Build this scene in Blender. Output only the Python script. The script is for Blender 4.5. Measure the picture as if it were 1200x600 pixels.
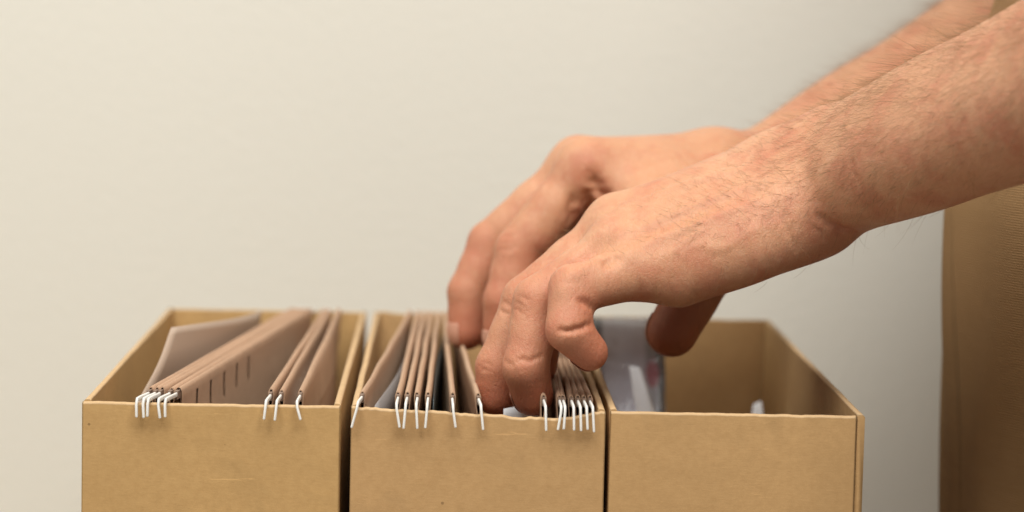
import bpy, math, random
import numpy as np
from mathutils import Matrix, Vector

random.seed(7); rng = np.random.default_rng(7)
S = bpy.context.scene
for o in list(bpy.data.objects): bpy.data.objects.remove(o)
COL = S.collection

# ------------------------------------------------------------------ camera
H = 0.24                                    # height of the box rims above the table
BD = 0.305                                  # depth of a box
CAM = np.array([-0.00065, -0.98969, 0.39731]); FPX = 3030.0
yaw, pitch, roll = 0.0253154, 0.0981033, 0.0228081
fw = np.array([math.sin(yaw)*math.cos(pitch), math.cos(yaw)*math.cos(pitch), -math.sin(pitch)])
rt = np.cross(fw, [0, 0, 1.0]); rt /= np.linalg.norm(rt); up = np.cross(rt, fw)
rt, up = math.cos(roll)*rt+math.sin(roll)*up, -math.sin(roll)*rt+math.cos(roll)*up
cd = bpy.data.cameras.new('camera'); cam = bpy.data.objects.new('camera', cd); COL.objects.link(cam)
m = Matrix.Identity(4)
for i in range(3):
    m[i][0] = rt[i]; m[i][1] = up[i]; m[i][2] = -fw[i]; m[i][3] = CAM[i]
cam.matrix_world = m
cd.sensor_width = 36; cd.lens = FPX/1200*36; cd.clip_start = 0.02; cd.clip_end = 50
cd.dof.use_dof = True; cd.dof.focus_distance = 1.010; cd.dof.aperture_fstop = 6.3
S.camera = cam

# ------------------------------------------------------------------ light
w = bpy.data.worlds.new('World'); S.world = w; w.use_nodes = True
bg = w.node_tree.nodes['Background']; bg.inputs[0].default_value = (1.0, 0.85, 0.74, 1); bg.inputs[1].default_value = 0.19

def area(name, loc, target, size, power, col):
    l = bpy.data.lights.new(name, 'AREA'); l.shape = 'RECTANGLE'; l.size, l.size_y = size
    l.energy = power; l.color = col
    o = bpy.data.objects.new(name, l); COL.objects.link(o); o.location = loc
    o.rotation_euler = (Vector(target)-Vector(loc)).to_track_quat('-Z', 'Y').to_euler()
    return o
area('window_light', (0.0, -0.68, 1.52), (0.0, 0.12, 0.25), (1.3, 0.9), 37, (1.0, 0.985, 0.945))
area('side_window_light', (-1.35, -0.25, 0.95), (0.05, 0.15, 0.25), (0.9, 0.9), 4.5, (0.95, 1.0, 0.96))
S.view_settings.view_transform = 'Standard'; S.view_settings.look = 'None'
S.view_settings.exposure = 0.0; S.view_settings.gamma = 1.0
S.render.engine = 'CYCLES'

# ------------------------------------------------------------------ helpers
def ray(px, py):
    d = fw*FPX + rt*(px-600) + up*(300-py)
    return d/np.linalg.norm(d)
def P(px, py, y):                            # the point of a picture direction that lies at depth y
    d = ray(px, py); return CAM + d*((y-CAM[1])/d[1])
def xat(px, y, z):                           # world x of picture column px at depth y and height z
    A = FPX*rt-(px-600)*fw; v = np.array([0, y, z])-CAM; v[0] = -CAM[0]
    return -(A[1]*v[1]+A[2]*v[2]+A[0]*v[0])/A[0]

def tag(o, label=None, cat=None, group=None, kind=None):
    if label: o['label'] = label
    if cat: o['category'] = cat
    if group: o['group'] = group
    if kind: o['kind'] = kind
    return o
def link(name, me, mat=None, parent=None):
    o = bpy.data.objects.new(name, me); COL.objects.link(o)
    if mat: me.materials.append(mat)
    if parent: o.parent = parent; o.matrix_parent_inverse = Matrix.Translation(-Vector(parent.location)) if parent.type == 'EMPTY' else Matrix.Identity(4)
    return o
def mesh(name, v, f, smooth=True):
    me = bpy.data.meshes.new(name)
    me.from_pydata([tuple(map(float, p)) for p in v], [], [tuple(map(int, q)) for q in f]); me.update()
    if smooth: me.polygons.foreach_set('use_smooth', [True]*len(me.polygons))
    return me
def empty(name, loc):
    o = bpy.data.objects.new(name, None); COL.objects.link(o); o.location = loc; o.empty_display_size = 0.02
    return o
def autosmooth(o, ang=35, bev=None, seg=2):
    if bev:
        b = o.modifiers.new('bevel', 'BEVEL'); b.width = bev; b.segments = seg; b.limit_method = 'ANGLE'; b.angle_limit = math.radians(40)
    n = o.modifiers.new('wn', 'WEIGHTED_NORMAL'); n.keep_sharp = False
    return o

# ------------------------------------------------------------------ materials
def mat(name):
    mt = bpy.data.materials.new(name); mt.use_nodes = True
    nt = mt.node_tree; return mt, nt, nt.nodes['Principled BSDF']
def N(nt, typ, **kw):
    n = nt.nodes.new(typ)
    for k, v in kw.items():
        if k in n.inputs: n.inputs[k].default_value = v
        else: setattr(n, k, v)
    return n
def noise(nt, scale, detail=4, rough=0.55, vec=None, stretch=None, dist=0):
    n = N(nt, 'ShaderNodeTexNoise'); n.inputs['Scale'].default_value = scale
    n.inputs['Detail'].default_value = detail; n.inputs['Roughness'].default_value = rough; n.inputs['Distortion'].default_value = dist
    tc = N(nt, 'ShaderNodeTexCoord')
    if stretch or vec:
        mp = N(nt, 'ShaderNodeMapping'); nt.links.new(tc.outputs['Object'], mp.inputs[0])
        if stretch: mp.inputs['Scale'].default_value = stretch
        if vec: mp.inputs['Rotation'].default_value = vec
        nt.links.new(mp.outputs[0], n.inputs['Vector'])
    else: nt.links.new(tc.outputs['Object'], n.inputs['Vector'])
    return n
def ramp(nt, src, stops, interp='LINEAR'):
    r = N(nt, 'ShaderNodeValToRGB'); r.color_ramp.interpolation = interp
    e = r.color_ramp.elements
    while len(e) < len(stops): e.new(0.5)
    for q, (p, c) in zip(e, stops): q.position = p; q.color = (*c, 1) if len(c) == 3 else c
    nt.links.new(src, r.inputs[0]); return r
def mix(nt, fac, a, b, mode='MIX'):
    x = N(nt, 'ShaderNodeMix'); x.data_type = 'RGBA'; x.blend_type = mode
    def put(sock, v):
        if hasattr(v, 'links'): nt.links.new(v, sock)
        elif isinstance(v, (int, float)): sock.default_value = v
        else: sock.default_value = (*v, 1)
    put(x.inputs[0], fac); put(x.inputs[6], a); put(x.inputs[7], b)
    return x.outputs[2]
def bump(nt, bsdf, h, dist, strength=1.0, prev=None):
    b = N(nt, 'ShaderNodeBump'); b.inputs['Distance'].default_value = dist; b.inputs['Strength'].default_value = strength
    nt.links.new(h, b.inputs['Height'])
    if prev: nt.links.new(prev.outputs[0], b.inputs['Normal'])
    nt.links.new(b.outputs[0], bsdf.inputs['Normal']); return b

def cardboard(name, base, dark, rough=0.75):
    mt, nt, b = mat(name)
    big = noise(nt, 14, 3); fine = noise(nt, 330, 6, 0.7); fib = noise(nt, 260, 4, 0.6, stretch=(1, 1, 5))
    c = mix(nt, ramp(nt, big.outputs[0], [(0.3, (0, 0, 0)), (0.7, (1, 1, 1))]).outputs[0], base, [x*0.86 for x in base])
    md = noise(nt, 130, 3, 0.6); c = mix(nt, ramp(nt, md.outputs[0], [(0.35, (0, 0, 0)), (0.7, (0.5, 0.5, 0.5))]).outputs[0], c, [x*0.88 for x in base])
    c = mix(nt, ramp(nt, fine.outputs[0], [(0.40, (0, 0, 0)), (0.75, (0.5, 0.5, 0.5))]).outputs[0], c, dark)
    vo = N(nt, 'ShaderNodeTexVoronoi'); vo.inputs['Scale'].default_value = 95
    tc = N(nt, 'ShaderNodeTexCoord'); nt.links.new(tc.outputs['Object'], vo.inputs['Vector'])
    # the odd dark fleck in the pulp
    sz = N(nt, 'ShaderNodeMath', operation='MULTIPLY'); sep = N(nt, 'ShaderNodeSeparateColor')
    nt.links.new(vo.outputs['Color'], sep.inputs[0])
    gt = N(nt, 'ShaderNodeMath', operation='GREATER_THAN'); gt.inputs[1].default_value = 0.93; nt.links.new(sep.outputs[0], gt.inputs[0])
    lt = N(nt, 'ShaderNodeMath', operation='LESS_THAN'); lt.inputs[1].default_value = 0.07; nt.links.new(vo.outputs['Distance'], lt.inputs[0])
    nt.links.new(gt.outputs[0], sz.inputs[0]); nt.links.new(lt.outputs[0], sz.inputs[1])
    fl = N(nt, 'ShaderNodeMath', operation='MULTIPLY'); fl.inputs[1].default_value = 0.55; nt.links.new(sz.outputs[0], fl.inputs[0])
    c = mix(nt, fl.outputs[0], c, [x*0.35 for x in dark])
    nt.links.new(c, b.inputs['Base Color']); b.inputs['Roughness'].default_value = rough
    b.inputs['Specular IOR Level'].default_value = 0.3
    sm = noise(nt, 22, 4, 0.6, dist=1.2); c = mix(nt, ramp(nt, sm.outputs[0], [(0.56, (0, 0, 0)), (0.72, (0.55, 0.55, 0.55))]).outputs[0], c, [x*0.72 for x in base])
    sc = noise(nt, 38, 5, 0.7, vec=(0.4, 0.9, 0.2), stretch=(1, 1, 9)); c = mix(nt, ramp(nt, sc.outputs[0], [(0.66, (0, 0, 0)), (0.72, (0.5, 0.5, 0.5))]).outputs[0], c, [min(1, x*1.35) for x in base])
    nt.links.new(c, b.inputs['Base Color']); dn = noise(nt, 30, 2); k0 = bump(nt, b, dn.outputs[0], 0.0025, 0.35)
    k = bump(nt, b, fine.outputs[0], 0.00022, 0.5, k0); bump(nt, b, fib.outputs[0], 0.0002, 0.25, k)
    return mt
M = {}
M['kraft'] = cardboard('kraft_board', (0.555, 0.347, 0.142), (0.40, 0.235, 0.088))
M['kraft2'] = cardboard('kraft_board_paler', (0.54, 0.333, 0.148), (0.395, 0.23, 0.093))
M['kraft3'] = cardboard('kraft_board_grey', (0.54, 0.332, 0.145), (0.395, 0.23, 0.093))
M['torn'] = cardboard('torn_board_edge', (0.60, 0.41, 0.22), (0.43, 0.27, 0.13))
M['folder'] = cardboard('folder_card', (0.53, 0.345, 0.225), (0.42, 0.26, 0.16), 0.65)
M['folder_b'] = cardboard('folder_card_b', (0.545, 0.36, 0.235), (0.44, 0.275, 0.17), 0.65)

def plain(name, col, rough=0.5, spec=0.5, var=0.06, scale=30, bmp=None):
    mt, nt, b = mat(name); n = noise(nt, scale, 4)
    c = mix(nt, n.outputs[0], [x*(1+var) for x in col], [x*(1-var) for x in col])
    nt.links.new(c, b.inputs['Base Color']); b.inputs['Roughness'].default_value = rough
    b.inputs['Specular IOR Level'].default_value = spec
    if bmp:
        n2 = noise(nt, bmp[0], 4); bump(nt, b, n2.outputs[0], bmp[1])
    return mt
M['hook'] = plain('white_plastic', (0.80, 0.79, 0.75), 0.5)
M['rail'] = plain('folder_rail', (0.22, 0.15, 0.11), 0.5)
M['wall'] = plain('wall_paint', (0.69, 0.675, 0.605), 0.9, 0.2, 0.015, 3, (180, 0.0004))
M['table'] = plain('table_board', (0.50, 0.40, 0.30), 0.5)
M['paper'] = plain('white_paper', (0.80, 0.83, 0.86), 0.6)
M['greysheet'] = plain('grey_sheet', (0.30, 0.29, 0.29), 0.35)
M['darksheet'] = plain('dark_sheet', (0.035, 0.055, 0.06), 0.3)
M['tansheet'] = plain('tan_sheet', (0.50, 0.385, 0.295), 0.45, 0.5, 0.1, 12)
M['nail'] = plain('fingernail', (0.52, 0.265, 0.18), 0.32, 0.5, 0.04)
M['hair'] = plain('arm_hair', (0.27, 0.15, 0.065), 0.45)

def film():
    mt, nt, b = mat('clear_film'); b.inputs['Roughness'].default_value = 0.12; b.inputs['Base Color'].default_value = (0.95, 0.95, 0.97, 1)
    tr = N(nt, 'ShaderNodeBsdfTransparent'); tr.inputs[0].default_value = (0.93, 0.93, 0.95, 1)
    gl = N(nt, 'ShaderNodeBsdfGlossy'); gl.inputs['Roughness'].default_value = 0.2
    n = noise(nt, 45, 3, 0.5, dist=0.6); bb = N(nt, 'ShaderNodeBump'); bb.inputs['Distance'].default_value = 0.004; nt.links.new(n.outputs[0], bb.inputs['Height'])
    nt.links.new(bb.outputs[0], gl.inputs['Normal'])
    mx = N(nt, 'ShaderNodeMixShader'); fr = N(nt, 'ShaderNodeFresnel'); fr.inputs[0].default_value = 1.45; nt.links.new(bb.outputs[0], fr.inputs['Normal'])
    nt.links.new(fr.outputs[0], mx.inputs[0]); nt.links.new(tr.outputs[0], mx.inputs[1]); nt.links.new(gl.outputs[0], mx.inputs[2])
    df = N(nt, 'ShaderNodeBsdfTranslucent'); df.inputs[0].default_value = (0.95, 0.95, 0.97, 1); d2_ = N(nt, 'ShaderNodeBsdfDiffuse'); d2_.inputs[0].default_value = (0.95, 0.95, 0.97, 1); md = N(nt, 'ShaderNodeMixShader'); nt.links.new(df.outputs[0], md.inputs[1]); nt.links.new(d2_.outputs[0], md.inputs[2])
    mz = N(nt, 'ShaderNodeMixShader'); mz.inputs[0].default_value = 0.08; nt.links.new(mx.outputs[0], mz.inputs[1]); nt.links.new(md.outputs[0], mz.inputs[2])
    nt.links.new(mz.outputs[0], nt.nodes['Material Output'].inputs['Surface'])
    return mt
M['film'] = film()

def linen():
    mt, nt, b = mat('brown_linen')
    tc = N(nt, 'ShaderNodeTexCoord')
    def wv(direction, sc):
        q = N(nt, 'ShaderNodeTexWave', bands_direction=direction); q.inputs['Scale'].default_value = sc
        q.inputs['Distortion'].default_value = 1.2; q.inputs['Detail'].default_value = 2; q.inputs['Detail Scale'].default_value = 1.5
        nt.links.new(tc.outputs['UV'], q.inputs[0]); return q
    a = wv('X', 300); c = wv('Y', 300)
    ad = N(nt, 'ShaderNodeMath', operation='ADD'); nt.links.new(a.outputs['Fac'], ad.inputs[0]); nt.links.new(c.outputs['Fac'], ad.inputs[1])
    slub = noise(nt, 60, 4, 0.6, stretch=(1, 1, 6)); big = noise(nt, 9, 3)
    col = mix(nt, slub.outputs[0], (0.45, 0.285, 0.138), (0.31, 0.19, 0.088))
    col = mix(nt, ramp(nt, big.outputs[0], [(0.35, (0, 0, 0)), (0.7, (1, 1, 1))]).outputs[0], col, (0.41, 0.25, 0.115))
    nt.links.new(col, b.inputs['Base Color']); b.inputs['Roughness'].default_value = 0.95; b.inputs['Specular IOR Level'].default_value = 0.1
    wm = ramp(nt, ad.outputs[0], [(0.3, (0, 0, 0)), (1.4, (0.5, 0.5, 0.5))]); col = mix(nt, wm.outputs[0], col, (0.25, 0.15, 0.068)); nt.links.new(col, b.inputs['Base Color'])
    bump(nt, b, ad.outputs[0], 0.0003, 0.6)
    return mt
M['linen'] = linen()

def skin():
    mt, nt, b = mat('skin')
    at = N(nt, 'ShaderNodeAttribute', attribute_name='flush')
    n1 = noise(nt, 55, 5, 0.6); n2 = noise(nt, 260, 4, 0.6); n3 = noise(nt, 14, 3)
    pale = (0.595, 0.305, 0.176); red = (0.45, 0.145, 0.078); tan = (0.505, 0.24, 0.122)
    c = mix(nt, ramp(nt, n3.outputs[0], [(0.35, (0, 0, 0)), (0.68, (0.6, 0.6, 0.6))]).outputs[0], pale, tan)
    c = mix(nt, ramp(nt, n1.outputs[0], [(0.44, (0, 0, 0)), (0.66, (0.8, 0.8, 0.8))]).outputs[0], c, (0.50, 0.185, 0.105))
    c = mix(nt, ramp(nt, n2.outputs[0], [(0.5, (0, 0, 0)), (0.75, (0.35, 0.35, 0.35))]).outputs[0], c, (0.67, 0.40, 0.255))
    c = mix(nt, at.outputs['Fac'], c, red)
    nt.links.new(c, b.inputs['Base Color'])
    b.inputs['Subsurface Weight'].default_value = 0.22; b.inputs['Subsurface Radius'].default_value = (1.0, 0.35, 0.18); b.inputs['Subsurface Scale'].default_value = 0.004
    r = ramp(nt, n2.outputs[0], [(0.3, (0.42,)*3), (0.7, (0.58,)*3)]); nt.links.new(r.outputs[0], b.inputs['Roughness'])
    b.inputs['Specular IOR Level'].default_value = 0.42
    vo = N(nt, 'ShaderNodeTexVoronoi', feature='DISTANCE_TO_EDGE'); vo.inputs['Scale'].default_value = 1050
    tc = N(nt, 'ShaderNodeTexCoord'); mp = N(nt, 'ShaderNodeMapping'); mp.inputs['Scale'].default_value = (1.25, 0.8, 0.8); mp.inputs['Rotation'].default_value = (0.2, 0.4, 0.5)
    nz = noise(nt, 300, 2); ad = N(nt, 'ShaderNodeVectorMath', operation='MULTIPLY_ADD'); ad.inputs[1].default_value = (0.0016,)*3
    nt.links.new(nz.outputs['Color'], ad.inputs[0]); nt.links.new(tc.outputs['Object'], ad.inputs[2])
    nt.links.new(ad.outputs[0], mp.inputs[0]); nt.links.new(mp.outputs[0], vo.inputs['Vector'])
    vr = ramp(nt, vo.outputs['Distance'], [(0.0, (0, 0, 0)), (0.14, (1, 1, 1))])
    wr = noise(nt, 230, 5, 0.65, vec=(0.0, 0.35, 0.3), stretch=(2.2, 0.7, 0.7), dist=0.5)
    k = bump(nt, b, vr.outputs[0], 0.00014, 0.55); k = bump(nt, b, wr.outputs[0], 0.0008, 0.5, k); w3 = noise(nt, 520, 4, 0.7, vec=(0.3, 0.5, 0.9), stretch=(1.8, 0.6, 1.0)); k = bump(nt, b, w3.outputs[0], 0.0005, 0.5, k)
    return mt
M['skin'] = skin()

# ------------------------------------------------------------------ setting
def sheet(name, v, mt, parent=None):
    return link(name, mesh(name, v, [(0, 1, 2, 3)], False), mt, parent)
def boxmesh(name, lo, hi):
    x0, y0, z0 = lo; x1, y1, z1 = hi
    v = [(x0, y0, z0), (x1, y0, z0), (x1, y1, z0), (x0, y1, z0), (x0, y0, z1), (x1, y0, z1), (x1, y1, z1), (x0, y1, z1)]
    return mesh(name, v, [(0, 3, 2, 1), (4, 5, 6, 7), (0, 1, 5, 4), (1, 2, 6, 5), (2, 3, 7, 6), (3, 0, 4, 7)], False)
WY = BD+0.14
tag(link('wall', boxmesh('wall', (-1.6, WY, -0.8), (1.6, WY+0.1, 1.6)), M['wall']), kind='structure')
tag(link('table_top', boxmesh('table_top', (-0.7, -0.25, -0.03), (0.185, WY-0.002, 0.0)), M['table']), kind='structure')

# ------------------------------------------------------------------ boxes
TH = 0.003
def vnoise(seed, n, amp, corr):
    r = np.random.default_rng(seed); a = r.normal(size=n+4*corr)
    k = np.hanning(2*corr+1); k /= k.sum(); a = np.convolve(a, k, 'same')[2*corr:2*corr+n]
    return a/(a.std()+1e-9)*amp
def panel(name, mt, p0, p1, nrm, z0, z1, parent, seed, jag=0.00006, dip=None, n=120, bow=0.0, torn=None):
    """upright board from p0 to p1 (xy), thickness TH along nrm, softly rounded and slightly uneven top edge"""
    p0, p1, nrm = np.array(p0, float), np.array(p1, float), np.array(nrm, float)
    t = np.linspace(0, 1, n); top = z1+vnoise(seed, n, jag, 7)+vnoise(seed+1, n, jag*0.6, 2)
    if dip is not None: top = top+dip(t)
    b = bow*np.sin(t*math.pi)
    prof = [(0, z0), (0, -0.03), (0, -0.0008), (0.0005, -0.00015), (0.0012, 0.0), (TH-0.0008, 0.00005), (TH-0.0002, -0.0005), (TH, -0.03), (TH, z0)]
    v = []; f = []
    for i in range(n):
        c = p0+(p1-p0)*t[i]
        for j, (o, dz) in enumerate(prof):
            z = z0 if j in (0, len(prof)-1) else top[i]+dz
            e = b[i]*max(0, min(1, 1+(z-z1)/0.12))
            v.append((*(c+nrm*(o-TH/2)+(-nrm)*0+np.array([0, -e])*(abs(nrm[1]))), z))
    m_ = len(prof)
    for i in range(n-1):
        for j in range(m_-1):
            f.append((i*m_+j, (i+1)*m_+j, (i+1)*m_+j+1, i*m_+j+1))
        f.append((i*m_+m_-1, (i+1)*m_+m_-1, (i+1)*m_, i*m_))
    f.append(tuple(range(m_))); f.append(tuple((n-1)*m_+j for j in reversed(range(m_))))
    me = mesh(name, v, f, False); me.materials.append(mt)
    o = link(name, me, None, parent)
    if torn:
        me.materials.append(torn)
        for i in range(n-1):
            for j in (2, 3, 4, 5): me.polygons[i*m_+j].material_index = 1
    for p in me.polygons: p.use_smooth = len(p.vertices) == 4
    autosmooth(o); return o
Zr = H
def storage_box(x0, x1, y0, label, mt, seed, dip=None, jag=0.00006, torn=None, side_front=False, bow=0.0006, z1=H, turn=0.0):
    root = empty('storage_box', ((x0+x1)/2, y0+BD/2, 0.0))
    tag(root, label, 'cardboard box', 'cardboard boxes in a row')
    y1 = y0+BD; h = TH/2
    a0, a1 = (x0, x1-TH-0.0002) if side_front else (x0, x1)
    panel('front_panel', mt, (a0, y0+h), (a1, y0+h), (0, 1), 0.0015, z1, root, seed, jag, dip, bow=bow, torn=torn)
    panel('back_panel', mt, (x1, y1-h), (x0, y1-h), (0, -1), 0.0015, z1, root, seed+11, jag, n=60, torn=torn)
    g = TH+0.0003
    panel('side_panel', mt, (x0+h, y1-g), (x0+h, y0+g), (1, 0), 0.0015, z1+0.0003, root, seed+22, jag, n=60, torn=torn)
    panel('side_panel', mt, (x1-h, y0+(0.0004 if side_front else g)), (x1-h, y1-g), (-1, 0), 0.0015, z1+0.0004, root, seed+33, jag, n=60, torn=torn)
    link('bottom_panel', boxmesh('bottom_panel', (x0+TH, y0+TH, 0.0005), (x1-TH, y1-TH, 0.0035)), mt, root)
    return root
XL0 = -0.1400; XL1 = xat(399, 0, H); XM0 = xat(411.5, 0, H); XM1 = xat(710, 0, H); XR0 = xat(715.5, 0, H); XR1 = xat(1014, 0, H)
storage_box(XL0, XL1, 0.0, 'left cardboard box holding two fanned groups of hanging folders', M['kraft'], 3, torn=M['torn'])
def middip(t): return -0.0004-0.0026*np.exp(-((t-0.72)/0.28)**2)-0.0006*np.exp(-((t-0.25)/0.1)**2)+0.0012*np.clip((t-0.93)/0.05, 0, 1)+0.0008*np.clip((0.04-t)/0.04, 0, 1)
storage_box(XM0, XM1, 0.0, 'middle cardboard box with torn front edge, crowded with hanging folders', M['kraft2'], 40, middip, 0.00022, M['torn'], bow=0.0012)
storage_box(XR0, XR1, 0.0, 'right cardboard box, mostly empty, with a plastic sleeve standing inside', M['kraft3'], 77, torn=M['torn'], side_front=True)

# ------------------------------------------------------------------ hanging folders
YF, YB = 0.018, BD-0.018
ZT = H+0.0035
def rail_x(pf, pb):                 # world x of the rail at its two ends from the columns where it meets front and back
    return xat(pf, YF, ZT), xat(pb, YB, ZT)
def bar(points, w, hgt, side):
    """rectangular bar swept along points; side = unit vector of its width"""
    pts = [np.array(p, float) for p in points]; side = np.array(side, float); v = []; f = []
    for i, p in enumerate(pts):
        d = pts[min(i+1, len(pts)-1)]-pts[max(i-1, 0)]; d /= np.linalg.norm(d)
        n = np.cross(d, side); n /= np.linalg.norm(n); s = np.cross(n, d)
        for a, b in ((-1, -1), (1, -1), (1, 1), (-1, 1)): v.append(p+s*a*w/2+n*b*hgt/2)
    for i in range(len(pts)-1):
        for j in range(4): f.append((i*4+j, i*4+(j+1) % 4, i*4+4+(j+1) % 4, i*4+4+j))
    f.append((3, 2, 1, 0)); k = (len(pts)-1)*4; f.append((k, k+1, k+2, k+3))
    return v, f
def make_panel(xf, xb, xbf, xbb, L, seed, side, bulge, slits):
    """one half of a folder: hem wrapped round the rail, then a card hanging to the bottom fold"""
    r = np.random.default_rng(seed)
    us = list(np.linspace(0, 1, 22)); cut = []
    for s in slits: us += [s-0.0055, s+0.0055]
    us = np.array(sorted(us))
    hem = [(-0.0004, -0.0165), (-0.0004, -0.0145), (-0.0005, -0.009), (-0.0009, -0.004), (-0.00095, -0.0014), (-0.0005, -0.0003), (0.0001, 0.0), (0.0006, -0.0003), (0.00095, -0.0014), (0.0009, -0.004), (0.0005, -0.009), (0.0004, -0.0145), (0.0004, -0.0165)]
    hem = [(o*side, h) for o, h in hem]
    body = [(0.0003*side, h) for h in (-0.019, -0.0285, -0.033, -0.05, -0.075, -0.105, -0.14, -L+0.004, -L)]
    prof = hem+body; v = []; wav = np.interp(us, np.linspace(0, 1, 8), r.normal(size=8)*0.00012)
    zw = np.interp(us, np.linspace(0, 1, 7), r.normal(size=7)*0.0001)
    for i, u in enumerate(us):
        y = YF+(YB-YF)*u; x = xf+(xb-xf)*u; xv = xbf+(xbb-xbf)*u
        for o, h in prof:
            q = min(1, max(0, -h/L)); sag = bulge*math.sin(min(1, q*2.2)*math.pi)*math.sin(math.pi*min(1, max(0, u*1.1-0.02)))
            v.append((x+wav[i]+o+(xv-x)*q**1.2+sag, y, ZT+h+zw[i]))
    f = []; k = len(prof); nh = len(hem)
    for i in range(len(us)-1):
        um = (us[i]+us[i+1])/2
        hole = any(abs(um-s) < 0.0055 for s in slits)
        for j in range(k-1):
            if hole and j in (9, 10): continue
            f.append((i*k+j, i*k+j+1, (i+1)*k+j+1, (i+1)*k+j))
    return mesh('panel', v, f)
RAILDIR = {}
def folder(rails, label, seed, mt='folder', slits=((), ()), bulge=(0, 0), lean=(0, 0), hang=0.0088):
    xs = [rail_x(*r) for r in rails]
    cx = sum(a+b for a, b in xs)/4
    root = empty('hanging_folder', (cx, BD/2, ZT-0.19)); tag(root, label, 'hanging folder', 'hanging folders in the boxes')
    bf = (xs[0][0]+xs[1][0])/2; bb = (xs[0][1]+xs[1][1])/2
    for k, (xf, xb) in enumerate(xs):
        sgn = -1 if k == 0 else 1
        o = link('panel', make_panel(xf, xb, bf+sgn*0.0004, bb+sgn*0.0004, 0.19, seed+k, 1 if k == 0 else -1, bulge[k], slits[k]), M[mt], root)
        so = o.modifiers.new('thick', 'SOLIDIFY'); so.thickness = 0.00045; so.offset = 0; so.use_rim = not slits[k]
        es = o.modifiers.new('edges', 'EDGE_SPLIT'); es.split_angle = math.radians(45)
        dx = (xb-xf)/(YB-YF)
        def at(y, z, e=0): return (xf+dx*(y-YF)+e, y, z)
        zr = ZT-0.0024
        rl = bar([at(YF-0.004, zr), at(YB+0.004, zr)], 0.0014, 0.0032, (1, 0, 0)); rail = link('rail', mesh('rail', *rl, False), M['rail'], root)
        tilt = lean[k]; hz = H+0.0017
        front = bar([at(YF+0.004, zr), at(YF-0.006, zr+0.0002), at(0.002, hz), at(-0.0026, hz), at(-0.0038, hz-0.0016, tilt*0.1), at(-0.0040, hz-hang+random.uniform(-0.0005, 0.0005), tilt)], 0.0010, 0.0020, (1, 0, 0))
        hk = link('hook', mesh('hook', *front, False), M['hook'], rail); autosmooth(hk, bev=0.0005)
        yb = BD
        hb = H+0.0012; back = bar([at(YB-0.004, zr), at(YB+0.006, zr-0.0004), at(yb-0.002, hb), at(yb+0.0022, hb), at(yb+0.0032, hb-0.0016), at(yb+0.0034, hb-hang)], 0.0009, 0.0010, (1, 0, 0))
        hk = link('hook', mesh('hook', *back, False), M['hook'], rail); autosmooth(hk, bev=0.0005)
    return root
sl5 = [0.095, 0.184, 0.277, 0.369, 0.457]
folder([(177, 341), (184.5, 346)], 'leftmost pinkish brown hanging folder of the diagonal stack in left box', 100, lean=(0.0002, 0.0004), hang=0.0066)
folder([(190, 351), (201.5, 357)], 'second hanging folder from the left, inside the diagonal stack in left box', 110, lean=(0.0, 0.0009), hang=0.0066)
folder([(209.5, 363), (318, 380)], 'open hanging folder in left box showing a row of dark tab slits', 120, 'folder', (sl5, ()), lean=(0.0002, -0.0006), bulge=(0, 0), hang=0.0066)
folder([(330, 385.5), (352.5, 397)], 'hanging folder nearest the right wall of left box, bulging panel', 130, 'folder', lean=(-0.0006, 0.0016), bulge=(0, 0.006), hang=0.0066)
folder([(425, 481), (467, 490)], 'leftmost hanging folder in middle box, open over a grey sheet', 140, 'folder_b', lean=(-0.0022, 0.0014))
folder([(477.5, 497.5), (489.5, 505)], 'narrow hanging folder second from the left in middle box', 150, 'folder_b', lean=(-0.0006, 0.0006))
folder([(502, 513.5), (530, 521)], 'hanging folder left of the hands in middle box with dark sheet inside', 160, 'folder_b', lean=(-0.0006, 0.0012))
folder([(560.5, 528), (637, 612)], 'open hanging folder in middle box with the near hand reaching into it', 170, 'folder_b', lean=(0.001, 0.0004), bulge=(0, 0))
folder([(655.5, 631), (660, 636)], 'hanging folder just right of the fingers in middle box, hook sitting high', 180, 'folder', lean=(-0.0012, -0.0004))
folder([(669.5, 640), (677, 643.5)], 'second hanging folder from the right wall of middle box', 190, 'folder', lean=(0.0003, 0.0004))
folder([(684, 647.5), (691, 652)], 'hanging folder nearest the right wall of middle box', 200, 'folder', lean=(0.0005, 0.0006))

# ------------------------------------------------------------------ papers and sleeves
def curved_sheet(name, corners, mt, label, cat, bend=0.0, seed=1, n=16, wob=0.0006, thick=0.0003, group=None, smooth=True):
    """corners: bottom-front, bottom-back, top-back, top-front; bends along its normal"""
    c = [np.array(q, float) for q in corners]; r = np.random.default_rng(seed)
    nrm = np.cross(c[1]-c[0], c[3]-c[0]); nrm /= np.linalg.norm(nrm)
    ph = r.uniform(0, 6.28, 4); v = []
    for i in range(n+1):
        for j in range(n+1):
            u, w_ = i/n, j/n
            p = (c[0]*(1-u)+c[1]*u)*(1-w_)+(c[3]*(1-u)+c[2]*u)*w_
            d = bend*math.sin(u*math.pi)*w_+wob*(math.sin(u*7+ph[0]+w_*3)+math.sin(w_*9+ph[1]+u*2))
            v.append(p+nrm*d)
    f = [(i*(n+1)+j, (i+1)*(n+1)+j, (i+1)*(n+1)+j+1, i*(n+1)+j+1) for i in range(n) for j in range(n)]
    o = link(name, mesh(name, v, f), mt)
    so = o.modifiers.new('thick', 'SOLIDIFY'); so.thickness = thick; so.offset = 0
    if label: tag(o, label, cat, group)
    return o
zb = 0.06
def inx(px, y, z=H): return xat(px, y, z)
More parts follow.
